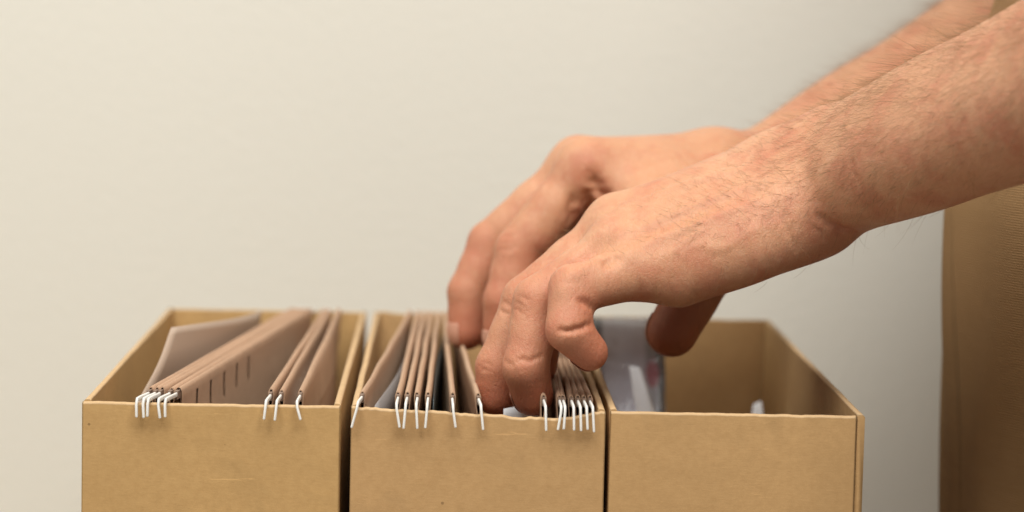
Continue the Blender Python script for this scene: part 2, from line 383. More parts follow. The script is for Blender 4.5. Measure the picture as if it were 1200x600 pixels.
# the tan sleeve that leans at the left of the left box
curved_sheet('document_sleeve', [P(203, 384, 0.10)+(P(164, 466, 0.06)-P(203, 384, 0.10))*1.75, P(300, 520, 0.25), P(308, 364, 0.26), P(203, 384, 0.10)],
             M['tansheet'], 'tan document sleeve leaning behind the diagonal folders in left box', 'document sleeve', 0.004, 3)
curved_sheet('paper_sheet', [(inx(305, .06)+0.004, 0.045, zb), (inx(365, .25), 0.25, zb), (inx(362, .25), .25, H-0.004), (inx(312, .05), .045, H-0.006)],
             M['greysheet'], 'grey sheet inside the open folder of left box', 'paper', 0.0, 5, wob=0.0003)
curved_sheet('paper_sheet', [(inx(372, .06)-0.004, 0.045, zb), (inx(392, .25)-0.003, 0.25, zb), (inx(388, .25), .25, H-0.012), (inx(362, .05), .04, H-0.0035)],
             M['paper'], 'white sheet edge behind the bulging folder of left box', 'paper', 0.0, 6, wob=0.0003)
curved_sheet('document_sleeve', [(inx(440, .06), 0.045, zb), (inx(478, .25), 0.25, zb), (inx(487, .25), .25, H-0.002), (inx(442, .05), .03, H-0.004)],
             M['greysheet'], 'dark grey plastic sheet in the leftmost folder of middle box', 'document sleeve', 0.002, 8, wob=0.0004)
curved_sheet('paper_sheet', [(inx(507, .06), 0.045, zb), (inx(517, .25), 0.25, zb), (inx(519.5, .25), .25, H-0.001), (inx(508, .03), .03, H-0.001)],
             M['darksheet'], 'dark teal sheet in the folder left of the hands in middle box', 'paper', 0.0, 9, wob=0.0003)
curved_sheet('paper_sheet', [P(588, 620, .0397), P(634, 620, .0397), P(634, 472, .0397), P(590, 479, .0397)],
             M['paper'], 'pale blue white paper under the fingertips in middle box', 'paper', 0.0, 10, wob=0.0002)

# leaflet in a clear sleeve at the back of the right box
def leaflet_mat():
    mt, nt, b = mat('printed_leaflet'); tc = N(nt, 'ShaderNodeTexCoord'); sep = N(nt, 'ShaderNodeSeparateXYZ'); nt.links.new(tc.outputs['UV'], sep.inputs[0])
    base = ramp(nt, sep.outputs[0], [(0.0, (0.10, 0.11, 0.11)), (0.13, (0.13, 0.14, 0.14)), (0.2, (0.93, 0.92, 0.94)), (0.74, (0.90, 0.89, 0.93)), (0.80, (0.45, 0.45, 0.45)), (0.93, (0.34, 0.34, 0.33)), (0.95, (0.04, 0.05, 0.04))])
    n = noise(nt, 60, 3)
    c = mix(nt, ramp(nt, n.outputs[0], [(0.45, (0, 0, 0)), (0.75, (0.15, 0.15, 0.15))]).outputs[0], base.outputs[0], (0.45, 0.45, 0.48))
    # round red print
    vm = N(nt, 'ShaderNodeVectorMath', operation='DISTANCE'); mp = N(nt, 'ShaderNodeMapping'); mp.inputs['Scale'].default_value = (1.0, 1.25, 0)
    nt.links.new(tc.outputs['UV'], mp.inputs[0]); nt.links.new(mp.outputs[0], vm.inputs[0]); vm.inputs[1].default_value = (0.86, 0.70*1.25, 0)
    rr = ramp(nt, vm.outputs['Value'], [(0.075, (1, 1, 1)), (0.11, (0, 0, 0))])
    c = mix(nt, rr.outputs[0], c, (0.42, 0.03, 0.05))
    nt.links.new(c, b.inputs['Base Color']); b.inputs['Roughness'].default_value = 0.35
    return mt
lx0, lx1, ly = inx(699, .19), inx(788, .19), 0.19
zt = P(740, 386, ly)[2]; zb2 = H-0.075
lf = empty('leaflet_sleeve', ((lx0+lx1)/2, ly, zb2)); tag(lf, 'glossy printed leaflet in a clear sleeve standing in right box', 'leaflet')
def upright(name, x0, x1, y0, y1, z0, z1, mt, parent, seed, wob, n=20, crumple=0.0):
    r = np.random.default_rng(seed); ph = r.uniform(0, 6.28, 6); v = []; uv = []
    for i in range(n+1):
        for j in range(n+1):
            u, q = i/n, j/n
            v.append((x0+(x1-x0)*u, y0+(y1-y0)*u+0.055*q+wob*(math.sin(u*6+ph[0]+q*4)+0.7*math.sin(q*11+ph[1]-u*7)+0.5*math.sin(u*17+ph[2]))-crumple*r.uniform(0, 1), z0+(z1-z0)*q)); uv.append((u, q))
    f = [(i*(n+1)+j, (i+1)*(n+1)+j, (i+1)*(n+1)+j+1, i*(n+1)+j+1) for i in range(n) for j in range(n)]
    me = mesh(name, v, f); l = me.uv_layers.new(name='UVMap')
    idx = np.zeros(len(me.loops), int); me.loops.foreach_get('vertex_index', idx)
    l.data.foreach_set('uv', np.array(uv)[idx].ravel())
    o = link(name, me, mt, parent); so = o.modifiers.new('thick', 'SOLIDIFY'); so.thickness = 0.0003; so.offset = 0
    return o
M['leaflet'] = leaflet_mat()
upright('printed_card', lx0, lx1-0.0008, ly, ly+0.004, zb2, zt-0.002, M['leaflet'], lf, 1, 0.0003)
upright('clear_pocket', lx0-0.0015, lx1, ly-0.004, ly-0.001, zb2, zt, M['film'], lf, 4, 0.0012, 9, 0.005)
a, b_, c_ = P(741, 430, 0.15), P(757, 500, 0.15), P(738, 500, 0.155)
sleeve_glint = curved_sheet('paper_sheet', [P(752, 520, .13), P(782, 520, .14), P(753, 446, .165), P(737, 428, .165)], M['paper'], 'white sheet standing in for the highlight on the crumpled sleeve in right box', 'paper', 0.003, 12, wob=0.0004)  # white sheet modelled in place of the bright glint on the crumpled plastic
fo2 = curved_sheet('paper_tag', [P(878, 520, .20), P(896, 520, .205), P(892, 470, .215), P(882, 474, .21)], M['paper'], 'small white tag standing near the back of right box', 'tag', 0.001, 13, wob=0.0003)

# ------------------------------------------------------------------ person: implicit surface for arms and hands
def seg_dist(p, a, b):
    ba = b-a; L2 = float(ba@ba)+1e-12
    t = np.clip((p-a)@ba/L2, 0, 1)
    q = p-a-t[:, None]*ba
    return np.sqrt(np.einsum('ij,ij->i', q, q)), t
def smin(a, b, k):
    if a is None: return b
    if b is None: return a
    h = np.maximum(k-np.abs(a-b), 0)/k
    return np.minimum(a, b)-h*h*k*0.25
class Arm:
    def __init__(s): s.palm = []; s.chains = []; s.disp = []; s.kf = 0.007; s.cache = {}
    def add(s, a, b, ra, rb, k=0.008, join=False): s.palm.append((np.array(a), np.array(b), ra, rb, -k if join else k))   # k < 0: carries on the primitive before it
    def near(s, prims, c):
        """signed distance of point c to every primitive at once"""
        key = id(prims)
        if key not in s.cache or s.cache[key][0] != len(prims):
            s.cache[key] = (len(prims), np.array([q[0] for q in prims]), np.array([q[1] for q in prims]), np.array([q[2] for q in prims]), np.array([q[3] for q in prims]))
        _, a, b, ra, rb = s.cache[key]; ba = b-a
        t = np.clip(np.einsum('ij,ij->i', c-a, ba)/(np.einsum('ij,ij->i', ba, ba)+1e-12), 0, 1)
        return np.linalg.norm(c-a-t[:, None]*ba, axis=1), t, ra, rb
    def group_d(s, prims, p, cull):
        d = None; pend = None
        if cull is not None:
            dc, t, ra, rb = s.near(prims, cull[0])
            prims = [prims[i] for i in np.flatnonzero(dc-(ra+(rb-ra)*t) < cull[1])]
        for (a, b, ra, rb, k) in prims:
            q, t = seg_dist(p, a, b); e = q-(ra+(rb-ra)*t*t*(3-2*t))
            if k < 0 and pend is not None: pend = (np.minimum(pend[0], e), -k); continue
            if pend is not None: d = smin(d, *pend)
            pend = (e, abs(k))
        return smin(d, *pend) if pend is not None else d
    def eval(s, p, cull=None, disp=False):
        base = s.group_d(s.palm, p, cull); tot = base
        for ch in s.chains:
            c = s.group_d(ch, p, cull)
            if c is None: continue
            u = smin(base, c, s.kf); tot = u if tot is None else smin(tot, u, 0.0012)
        if tot is None: return None
        if disp:
            dl = s.disp
            if cull is not None and dl:
                dc, _, wd, _ = s.near(dl, cull[0]); dl = [dl[i] for i in np.flatnonzero(dc < cull[2]+3*wd)]
            for (a, b, wd, am) in dl:
                q, t = seg_dist(p, a, b)
                tot = tot+am*np.exp(-(q/wd)**2)
        return tot
    def march(s, o, d, n=120):
        p = np.repeat(o[None], len(d), 0) if o.ndim == 1 else o.copy()
        for _ in range(n):
            v = s.eval(p, None, False); p = p+d*np.minimum(v, 0.2)[:, None]*0.8
            if np.abs(v).max() < 2e-5: break
        return p, np.abs(v) < 5e-4
    def crease(s, pts, wd, am):
        q = np.array(pts, float); L = np.concatenate([[0], np.cumsum(np.linalg.norm(np.diff(q, axis=0), axis=1))])
        u = np.linspace(0, L[-1], max(3, int(L[-1]/2.5)+1)); pts = np.stack([np.interp(u, L, q[:, 0]), np.interp(u, L, q[:, 1])], 1)
        n_ = len(pts); pts = pts+np.stack([np.sin(np.arange(n_)*1.1+q[0, 0])*0.5, np.cos(np.arange(n_)*0.9+q[0, 1])*0.5], 1)
        d = np.array([ray(*q) for q in pts]); h, ok = s.march(CAM, d)
        for i in range(len(pts)-1):
            f_ = min(1.0, 0.35+1.3*min(i+0.5, len(pts)-1.5-i)/max(1, (len(pts)-1)/2))
            if ok[i] and ok[i+1] and np.linalg.norm(h[i]-h[i+1]) < 0.01: s.disp.append((h[i], h[i+1], wd, am*f_))
    def grad(s, p):
        e = 2e-4; g = np.zeros_like(p)
        for k in range(3):
            q = p.copy(); q[:, k] += e; r = p.copy(); r[:, k] -= e
            g[:, k] = s.eval(q)-s.eval(r)
        return g/(np.linalg.norm(g, axis=1)[:, None]+1e-12)
    def mesh(s, res, lo, hi, B=16):
        lo = np.array(lo); n = np.ceil((np.array(hi)-lo)/res).astype(int); n = (n+B-1)//B*B
        F = np.full(n+1, 1.0, np.float32)
        ax = np.arange(B+1); g = np.stack(np.meshgrid(ax, ax, ax, indexing='ij'), -1).reshape(-1, 3)
        hd = B*res*0.87
        nb = n//B; cc = np.stack(np.meshgrid(*[np.arange(q) for q in nb], indexing='ij'), -1).reshape(-1, 3)
        DC = s.eval(lo+(cc*B+B/2)*res).reshape(nb)
        for bx in range(0, n[0], B):
            for by in range(0, n[1], B):
                for bz in range(0, n[2], B):
                    c = lo+(np.array([bx, by, bz])+B/2)*res
                    dc = DC[bx//B, by//B, bz//B]
                    if abs(dc) > hd+0.005:
                        if dc < 0: F[bx:bx+B+1, by:by+B+1, bz:bz+B+1] = -1
                        continue
                    pts = lo+(g+[bx, by, bz])*res
                    v = s.eval(pts, (c, hd*2+0.035+max(dc, 0), hd))
                    if v is None: continue
                    F[bx:bx+B+1, by:by+B+1, bz:bz+B+1] = v.reshape(B+1, B+1, B+1)
        F[0] = F[-1] = 1; F[:, 0] = F[:, -1] = 1; F[:, :, 0] = F[:, :, -1] = 1
        ins = F < 0
        cs = np.zeros(n, np.int8)
        for i in (0, 1):
            for j in (0, 1):
                for k in (0, 1): cs += ins[i:n[0]+i, j:n[1]+j, k:n[2]+k]
        act = (cs > 0) & (cs < 8); ids = np.full(n, -1, np.int64); C = np.argwhere(act); ids[act] = np.arange(len(C))
        acc = np.zeros((len(C), 3)); cnt = np.zeros(len(C))
        co = [(i, j, k) for i in (0, 1) for j in (0, 1) for k in (0, 1)]
        for a in range(8):
            for b in range(a+1, 8):
                A, Bc = np.array(co[a]), np.array(co[b])
                if abs(A-Bc).sum() != 1: continue
                fa = F[tuple((C+A).T)]; fb = F[tuple((C+Bc).T)]; sg = (fa < 0) != (fb < 0)
                t = np.clip(fa/(fa-fb+1e-12), 0, 1); pt = A+(Bc-A)*t[:, None]
                acc[sg] += pt[sg]; cnt[sg] += 1
        V = lo+(C+acc/cnt[:, None])*res
        quads = []
        for axn in range(3):
            o1, o2 = [k for k in range(3) if k != axn]
            sl = [slice(None)]*3; sl2 = [slice(None)]*3; sl[axn] = slice(0, -1); sl2[axn] = slice(1, None)
            E = ins[tuple(sl)] != ins[tuple(sl2)]; idx = np.argwhere(E)
            idx = idx[(idx[:, o1] > 0) & (idx[:, o2] > 0) & (idx[:, o1] < n[o1]) & (idx[:, o2] < n[o2])]
            e1 = np.zeros(3, int); e1[o1] = 1; e2 = np.zeros(3, int); e2[o2] = 1
            q = np.stack([ids[tuple((idx-e1-e2).T)], ids[tuple((idx-e2).T)], ids[tuple(idx.T)], ids[tuple((idx-e1).T)]], 1)
            flip = ins[tuple(idx.T)]; 
            if axn == 1: flip = ~flip
            q[~flip] = q[~flip][:, ::-1]; quads.append(q)
        Q = np.concatenate(quads); Q = Q[(Q >= 0).all(1)]
        return V, Q
def refine(arm, V, steps=2):
    # pull the vertices onto the implicit surface, in chunks that are culled like the grid
    out = V.copy()
    key = np.floor(V/0.02).astype(int); order = np.lexsort(key.T); ks = key[order]
    br = np.flatnonzero(np.any(np.diff(ks, axis=0) != 0, axis=1))+1
    for ch in np.split(order, br):
        c = (key[ch[0]]+0.5)*0.02; cull = (c, 0.075, 0.019); p = out[ch]
        for _ in range(steps):
            v = arm.eval(p, cull)
            if v is None: break
            e = 2e-4; g = np.stack([arm.eval(p+np.eye(3)[k]*e, cull)-v for k in range(3)], 1)/e
            p = p-np.clip(v, -0.001, 0.001)[:, None]*g/np.maximum((g*g).sum(1), 0.25)[:, None]
        out[ch] = p
    return out
def vnormals(V, Q):
    n = np.cross(V[Q[:, 2]]-V[Q[:, 0]], V[Q[:, 3]]-V[Q[:, 1]]); o = np.zeros_like(V)
    for k in range(3):
        for c in range(4): o[:, k] += np.bincount(Q[:, c], n[:, k], len(V))
    return o/(np.linalg.norm(o, axis=1)[:, None]+1e-15)
def relax(V, Q, weight, iters):
    """even out the joins between the underlying shapes (weight 0..1 per vertex)"""
    e = np.concatenate([Q[:, [0, 1]], Q[:, [1, 2]], Q[:, [2, 3]], Q[:, [3, 0]]]); deg = np.bincount(e[:, 0], minlength=len(V))+np.bincount(e[:, 1], minlength=len(V))
    V = V.copy(); w_ = weight[:, None]*0.6
    for it in range(iters):
        a = np.stack([np.bincount(e[:, 0], V[e[:, 1], k], len(V))+np.bincount(e[:, 1], V[e[:, 0], k], len(V)) for k in range(3)], 1)/deg[:, None]
        V += (a-V)*w_*(1.3 if it % 2 == 0 else -0.2)
    return V
def carve(V, Q, disp, out=1):
    """press the creases in and raise the tendons, along the surface normals"""
    n = vnormals(V, Q); d = np.zeros(len(V))
    order = np.argsort(V[:, 0]); xs = V[order, 0]
    def box(lo, hi):
        c = order[np.searchsorted(xs, lo[0]):np.searchsorted(xs, hi[0])]; return c[((V[c, 1:] > lo[1:]) & (V[c, 1:] < hi[1:])).all(1)]
    memo = {}
    def snap(p):
        k = p.tobytes()
        if k not in memo:
            c = box(p-0.006, p+0.006); memo[k] = V[c[np.argmin(((V[c]-p)**2).sum(1))]] if len(c) else p
        return memo[k]
    for a, b, wd, am in disp:
        a, b = snap(a), snap(b); lo = np.minimum(a, b)-3*wd; hi = np.maximum(a, b)+3*wd
        i = box(lo, hi); q, _ = seg_dist(V[i], a, b)
        e = am*np.exp(-(q/wd)**2); o = d[i]
        d[i] = np.where(am > 0, np.maximum(o, e)+np.where(o < 0, o, 0), np.minimum(o, e)+np.where(o > 0, o, 0)) if out else o+e
    return V-n*np.clip(d, -0.003, 0.004)[:, None]
MM = 0.001
def finger(arm, joints, radii, pad=0.0016, palmar=None, tipdir=None):
    """joints MCP, PIP, DIP, tip; radii in mm. Adds the chain and returns the tip segment and palmar direction"""
    J = [np.array(j) for j in joints]; ch = []
    inner = []
    for i in range(1, len(J)-1):
        v = (J[i-1]-J[i])/np.linalg.norm(J[i-1]-J[i])+(J[i+1]-J[i])/np.linalg.norm(J[i+1]-J[i]); L = np.linalg.norm(v)
        inner.append(v/L if L > 0.25 and palmar is None else (np.array(palmar)/np.linalg.norm(palmar) if palmar is not None else v/max(L, 1e-6)))
    inner = [inner[0]]+inner+[inner[-1]]
    for i in range(len(J)-1):
        a, b = J[i], J[i+1]; ra, rb = radii[i]*MM, radii[i+1]*MM
        mid = (a+b)/2; rm = (ra+rb)/2
        ch.append((a, mid, ra, rm*0.90, 0.003)); ch.append((mid, b, rm*0.90, rb, 0.003))
        d = (b-a)/np.linalg.norm(b-a); n = (inner[i]+inner[i+1])/2; n = n-d*(n@d); n /= np.linalg.norm(n)+1e-9
        L = np.linalg.norm(b-a)
        q0 = a+d*L*0.32+n*pad; q1 = a+d*L*0.68+n*pad
        if i == len(J)-2: q0, q1 = a+d*L*0.35+n*pad*0.9, a+d*L*0.95+n*pad*0.7
        if i > 0: ch.append((q0, q1, rm*0.90, rm*0.88, 0.005))
        if i == 0: ch.append((a+d*L*0.45+n*pad, a+d*L*0.78+n*pad, rm*0.90, rm*0.88, 0.005))
    arm.chains.append(ch)
    d = (J[-1]-J[-2])/np.linalg.norm(J[-1]-J[-2]); n = np.array(tipdir, float) if tipdir is not None else inner[-1]; n = n-d*(n@d); n /= np.linalg.norm(n)
    return J[-2], J[-1], -n, radii[-1]*MM

# ---- near hand (the person's left)
A = Arm()
W = P(968, 208, 0.050); E_ = P(1560, -50, -0.16)
ax = (E_-W)/np.linalg.norm(E_-W)
vdir = P(905, 200, 0.080)-P(930, 262, 0.030); vdir -= ax*(vdir@ax); vdir /= np.linalg.norm(vdir)      # ulna side to radius side
ddir = np.cross(ax, vdir); ddir *= np.sign(ddir[2]); ddir /= np.linalg.norm(ddir)                      # back of the arm
tips = {}
def fore(arm, W, E, vd, dd, s=1.0):
    L = E-W
    arm.add(W+vd*0.0120*s, W+L*0.30+vd*0.0120*s, 0.0186*s, 0.0222*s, 0.018)
    arm.add(W+L*0.30+vd*0.0120*s, W+L*0.75+vd*0.0105*s, 0.0222*s, 0.0285*s, 0.018, True)
    arm.add(W-vd*0.0108*s, W+L*0.30-vd*0.0120*s, 0.0185*s, 0.0225*s, 0.018)
    arm.add(W+L*0.30-vd*0.0120*s, W+L*0.75-vd*0.0120*s-dd*0.002, 0.0225*s, 0.0300*s, 0.018, True)
    arm.add(W+L*0.78, W+L*1.0, 0.033*s, 0.035*s, 0.02)
fore(A, W, E_, vdir, ddir)
mcp = {'i': P(733, 261, .078), 'm': P(722, 262, .060), 'r': P(724, 286, .042), 'l': P(748, 318, .027)}
car = {'i': P(912, 200, .076), 'm': P(915, 208, .064), 'r': P(922, 226, .050), 'l': P(930, 248, .038)}
for k, ra, rb in (('i', 14, 11.5), ('m', 14, 11.5), ('r', 14, 11), ('l', 14, 10.5)): A.add(car[k], mcp[k], ra*MM, rb*MM, 0.010)
for k in 'imrl': A.add(W+vdir*{'i': .013, 'm': .005, 'r': -.004, 'l': -.011}[k], car[k], 0.0165, 0.0145, 0.010)
A.add(P(952, 254, .036), P(880, 288, .030), 0.0155, 0.0142, 0.010)          # heel of the hand, little-finger side
A.add(P(880, 288, .030), P(795, 324, .030), 0.0142, 0.0120, 0.010, True)
A.add(P(900, 262, .075), P(800, 290, .080), 0.0150, 0.0120, 0.010)          # palm
A.add(P(930, 245, .070), P(860, 288, .088), 0.0150, 0.0125, 0.010)          # ball of the thumb
tips['l'] = finger(A, [mcp['l'], P(669, 337, .017), P(664, 387, .008), P(692, 415, .012)], [10.0, 8.6, 8.0, 6.3], tipdir=(0.6, -0.85, 0.45))
tips['r'] = finger(A, [mcp['r'], P(629, 352, .034), P(615, 430, .026), P(624, 465, .031)], [10.4, 9.2, 8.6, 7.3], tipdir=(0.75, -0.66, 0))
tips['m'] = finger(A, [mcp['m'], P(616, 351, .053), P(583, 430, .048), P(580, 465, .048)], [10.8, 9.4, 8.6, 7.0], tipdir=(0.75, -0.66, 0))
tips['i'] = finger(A, [mcp['i'], P(645, 333, .070), P(630, 392, .069), P(628, 428, .070)], [11.2, 9.6, 8.6, 7.6], tipdir=(0.75, -0.66, 0))
tips['t'] = finger(A, [P(850, 285, .090), P(832, 306, .096), P(810, 346, .098), P(786, 389, .095)], [13, 12, 11, 10.2], palmar=(0, -0.5, -0.8))
# creases, tendons and folds seen in the photograph
cr = A.crease
cr([(893, 218), (905, 237), (920, 262), (934, 294)], 0.0011, 0.00055)
cr([(902, 222), (915, 245), (927, 264)], 0.0009, 0.0003)
cr([(958, 252), (972, 262), (985, 269), (1001, 272)], 0.0020, 0.0013)
cr([(950, 262), (966, 278), (975, 290)], 0.0011, 0.0004)
cr([(996, 185), (999, 203), (1003, 222)], 0.0020, 0.0006)
for q, w_, am in (([(752, 333), (751, 352)], .0012, .0006), ([(776, 316), (776, 346)], .0011, .0005), ([(787, 319), (787, 352)], .0010, .0005), ([(801, 300), (803, 348)], .0012, .0005), ([(815, 342), (816, 355)], .0011, .0008), ([(903, 305), (903, 324)], .0011, .0005), ([(884, 312), (882, 338)], .001, .0004), ([(845, 322), (848, 352)], .001, .00035)):
    cr(q, 0.0013, am*0.4)
cr([(738, 297), (724, 303), (704, 308)], 0.0030, 0.0016)                     # valley between the little and ring knuckles
cr([(722, 271), (704, 280), (682, 296)], 0.0030, 0.0012)
cr([(890, 215), (820, 240), (742, 272)], 0.0027, -0.0018)                    # tendons
cr([(885, 235), (820, 262), (742, 292)], 0.0026, -0.0015)
cr([(880, 196), (810, 215), (745, 240)], 0.0026, -0.0017)
cr([(745, 240), (727, 247)], 0.0050, -0.0016); cr([(740, 272), (724, 277)], 0.0045, -0.0016); cr([(742, 293), (733, 300)], 0.0042, -0.0013)   # knuckles
cr([(716, 262), (690, 285), (655, 316)], 0.0028, -0.0009); cr([(716, 292), (690, 310), (655, 333)], 0.0028, -0.0009)
cr([(872, 282), (840, 292), (818, 286), (792, 298)], 0.0018, -0.00035); cr([(905, 262), (880, 270), (850, 292)], 0.0018, -0.0003)
cr([(870, 250), (830, 262), (800, 285), (780, 300)], 0.0019, -0.0006)        # vein
cr([(860, 225), (835, 236), (812, 236), (790, 250)], 0.0018, -0.0008)
cr([(655, 388), (671, 388), (693, 380)], 0.0013, 0.0016)                     # little finger
cr([(680, 352), (696, 361)], 0.0018, 0.0014)
cr([(607, 421), (620, 423), (634, 418)], 0.0011, 0.0008)                     # ring finger
cr([(589, 421), (594, 424)], 0.0009, 0.0004)
for q in ([(604, 354), (613, 360)], [(603, 361), (612, 366)], [(608, 348), (619, 352)], [(590, 355), (599, 359)], [(587, 364), (596, 368)], [(566, 425), (575, 428)], [(563, 431), (572, 434)], [(592, 425), (600, 428)]): cr(q, 0.0010, 0.00045)
cr([(655, 342), (664, 336)], 0.0040, -0.0010)
Vn, Qn = A.mesh(0.0008, (0.0, -0.215, H-0.025), (0.345, 0.135, H+0.235))
Vn = refine(A, Vn)
if (vnormals(Vn, Qn)[::97]*A.grad(Vn[::97]) ).sum(1).mean() < 0: Qn = Qn[:, ::-1]
tw = (Vn-W)@ax
wt = np.exp(-((tw+0.01)/0.035)**2)+0.35*np.clip((tw+0.11)/0.02, 0, 1)
Vn = relax(Vn, Qn, np.clip(wt, 0, 1), 60)
Vn = relax(Vn, Qn, np.ones(len(Vn)), 4)
Vn = carve(Vn, Qn, A.disp)

# ---- far hand (the person's right)
B = Arm()
W2 = P(888, 214, 0.20); E2 = np.array([0.356, 0.335, H+0.191])
ax2 = (E2-W2)/np.linalg.norm(E2-W2)
v2 = np.array([0, -0.9, -0.25]); v2 -= ax2*(v2@ax2); v2 /= np.linalg.norm(v2)         # towards the thumb side
d2 = np.cross(ax2, v2); d2 *= np.sign(d2[2])
fore(B, W2, E2, v2, d2)
mc2 = {'i': P(687, 195, .150), 'm': P(678, 193, .171), 'r': P(680, 200, .191), 'l': P(690, 212, .208)}
ca2 = {'i': P(838, 196, .178), 'm': P(838, 193, .190), 'r': P(838, 196, .202), 'l': P(838, 202, .214)}
for k, ra, rb in (('i', 13, 12.2), ('m', 13, 12), ('r', 13, 11.5), ('l', 13, 10.5)): B.add(ca2[k], mc2[k], ra*MM, rb*MM, 0.010)
for k in 'imrl': B.add(W2+v2*{'i': .012, 'm': .004, 'r': -.004, 'l': -.011}[k], ca2[k], 0.0165, 0.0140, 0.010)
B.add(P(838, 215, .165), P(760, 236, .140), 0.0150, 0.0135, 0.010)            # ball of the thumb
B.add(P(820, 225, .205), P(720, 235, .200), 0.0140, 0.0120, 0.010)
B.add(P(770, 215, .155), P(705, 215, .150), 0.0120, 0.0120, 0.010)            # web
tips2 = {}
tips2['i'] = finger(B, [mc2['i'], P(606, 293, .143), P(591, 352, .137), P(588, 396, .137)], [11.5, 9.6, 8.8, 7.8])
tips2['m'] = finger(B, [mc2['m'], P(574, 285, .172), P(548, 342, .167), P(546, 388, .165)], [11.5, 9.6, 8.6, 7.8])
tips2['r'] = finger(B, [mc2['r'], P(592, 292, .196), P(574, 345, .19), P(574, 388, .188)], [11, 9.2, 8.4, 7.6])
tips2['l'] = finger(B, [mc2['l'], P(622, 292, .214), P(604, 335, .21), P(600, 372, .207)], [10, 8.4, 7.8, 6.8])
tips2['t'] = finger(B, [P(785, 235, .142), P(742, 268, .122), P(705, 312, .118), P(668, 345, .122)], [13, 12, 11, 9.8], palmar=(-0.5, 0.5, -0.6))
cr = B.crease
cr([(671, 232), (671, 262)], 0.0030, 0.0022)
cr([(688, 224), (691, 248)], 0.0028, 0.0026)
cr([(695, 208), (700, 222), (707, 238)], 0.0034, 0.0034)
cr([(588, 286), (602, 282)], 0.0012, 0.0006); cr([(588, 292), (603, 289)], 0.0012, 0.0006); cr([(590, 279), (601, 276)], 0.0012, 0.0005)
cr([(700, 172), (770, 178), (840, 180)], 0.004, -0.0008)
Vf, Qf = B.mesh(0.0013, (0.0, 0.095, H-0.02), (0.42, 0.40, H+0.24))
Vf = refine(B, Vf)
if (vnormals(Vf, Qf)[::97]*B.grad(Vf[::97])).sum(1).mean() < 0: Qf = Qf[:, ::-1]
tw = (Vf-W2)@ax2
Vf = relax(Vf, Qf, np.clip(np.exp(-((tw+0.01)/0.035)**2)+0.3*np.clip((tw+0.07)/0.02, 0, 1), 0, 1), 60)
Vf = carve(Vf, Qf, B.disp)

# ---- trunk and upper arms under the shirt, coarse
T = Arm()
TC = np.array([0.3435, 0.13, 0.0])
shN = np.array([0.345, -0.045, H+0.47]); shF = np.array([0.345, 0.305, H+0.47])
T.add(TC+[0, -0.04, H-0.55], TC+[0, -0.04, H+0.36], 0.085, 0.09, 0.04); T.add(TC+[0, 0.04, H-0.55], TC+[0, 0.04, H+0.36], 0.085, 0.09, 0.04)
T.add(shN, shF, 0.05, 0.05, 0.06)
T.add(shN, E_, 0.048, 0.037, 0.03); T.add(shF, E2, 0.048, 0.037, 0.03)
Vt, Qt = T.mesh(0.007, (0.15, -0.25, H-0.66), (0.50, 0.45, H+0.56), B=8)

person = empty('person', (0.335, 0.13, H-0.64))
tag(person, 'person in a brown linen top leaning in with both bare hands over the folders', 'person')
V = np.concatenate([Vn, Vf, Vt]); Q = np.concatenate([Qn, Qf+len(Vn), Qt+len(Vn)+len(Vf)])
me = bpy.data.meshes.new('body'); me.from_pydata(V.tolist(), [], Q.tolist()); me.update()
me.polygons.foreach_set('use_smooth', [True]*len(me.polygons))
# natural flush of finger ends and knuckles
fl = np.zeros(len(V))
def flush(c, r, a):
    global fl
    d = np.linalg.norm(V-c, axis=1); fl = np.maximum(fl, a*np.exp(-(d/r)**2))
for tp in (tips, tips2):
    for k, (a, b, n, r) in tp.items(): flush(b, 0.021, 0.95); flush(a, 0.016, 0.62)
for q in (P(670, 345, .017), P(629, 352, .034), P(616, 351, .053), P(606, 293, .143), P(574, 285, .172)): flush(q, 0.014, 0.55)
flush(P(975, 275, .03), 0.018, 0.5); flush(P(795, 330, .03), 0.02, 0.22)
at = me.attributes.new('flush', 'FLOAT', 'POINT'); at.data.foreach_set('value', fl.astype(np.float32))
body = link('body', me, M['skin'], person)

# ---- nails
def nail(arm, tip):
    a, b, n, r = tip; d = (b-a)/np.linalg.norm(b-a); L = np.linalg.norm(b-a); s = np.cross(d, n); v = []; nu, nv = 9, 8
    o = []; dr = []
    for i in range(nu):
        an = math.radians(-52+104*i/(nu-1))
        for j in range(nv):
            t = j/(nv-1); ca = 1-0.10*(2*i/(nu-1)-1)**2*(1 if j == nv-1 else 0)
            c = b+d*(-0.0035+(0.0035+r*0.72)*t)*ca; w_ = n*math.cos(an)+s*math.sin(an)*(0.92 if j in (0, nv-1) else 1)
            w_ = w_+d*0.55*max(0, t-0.5); w_ /= np.linalg.norm(w_); o.append(c+w_*(r+0.0035)); dr.append(-w_)
    o = np.array(o); dr = np.array(dr); h, ok = arm.march(o, dr)
    v = h-dr*0.00025
    f = [(i*nv+j, (i+1)*nv+j, (i+1)*nv+j+1, i*nv+j+1) for i in range(nu-1) for j in range(nv-1)]
    ob = link('fingernail', mesh('fingernail', v, f), M['nail'], body)
    so = ob.modifiers.new('t', 'SOLIDIFY'); so.thickness = 0.0005; so.offset = 0; sb = ob.modifiers.new('s', 'SUBSURF'); sb.levels = 1; sb.render_levels = 1
for k in tips: nail(A, tips[k])
for k in tips2: nail(B, tips2[k])

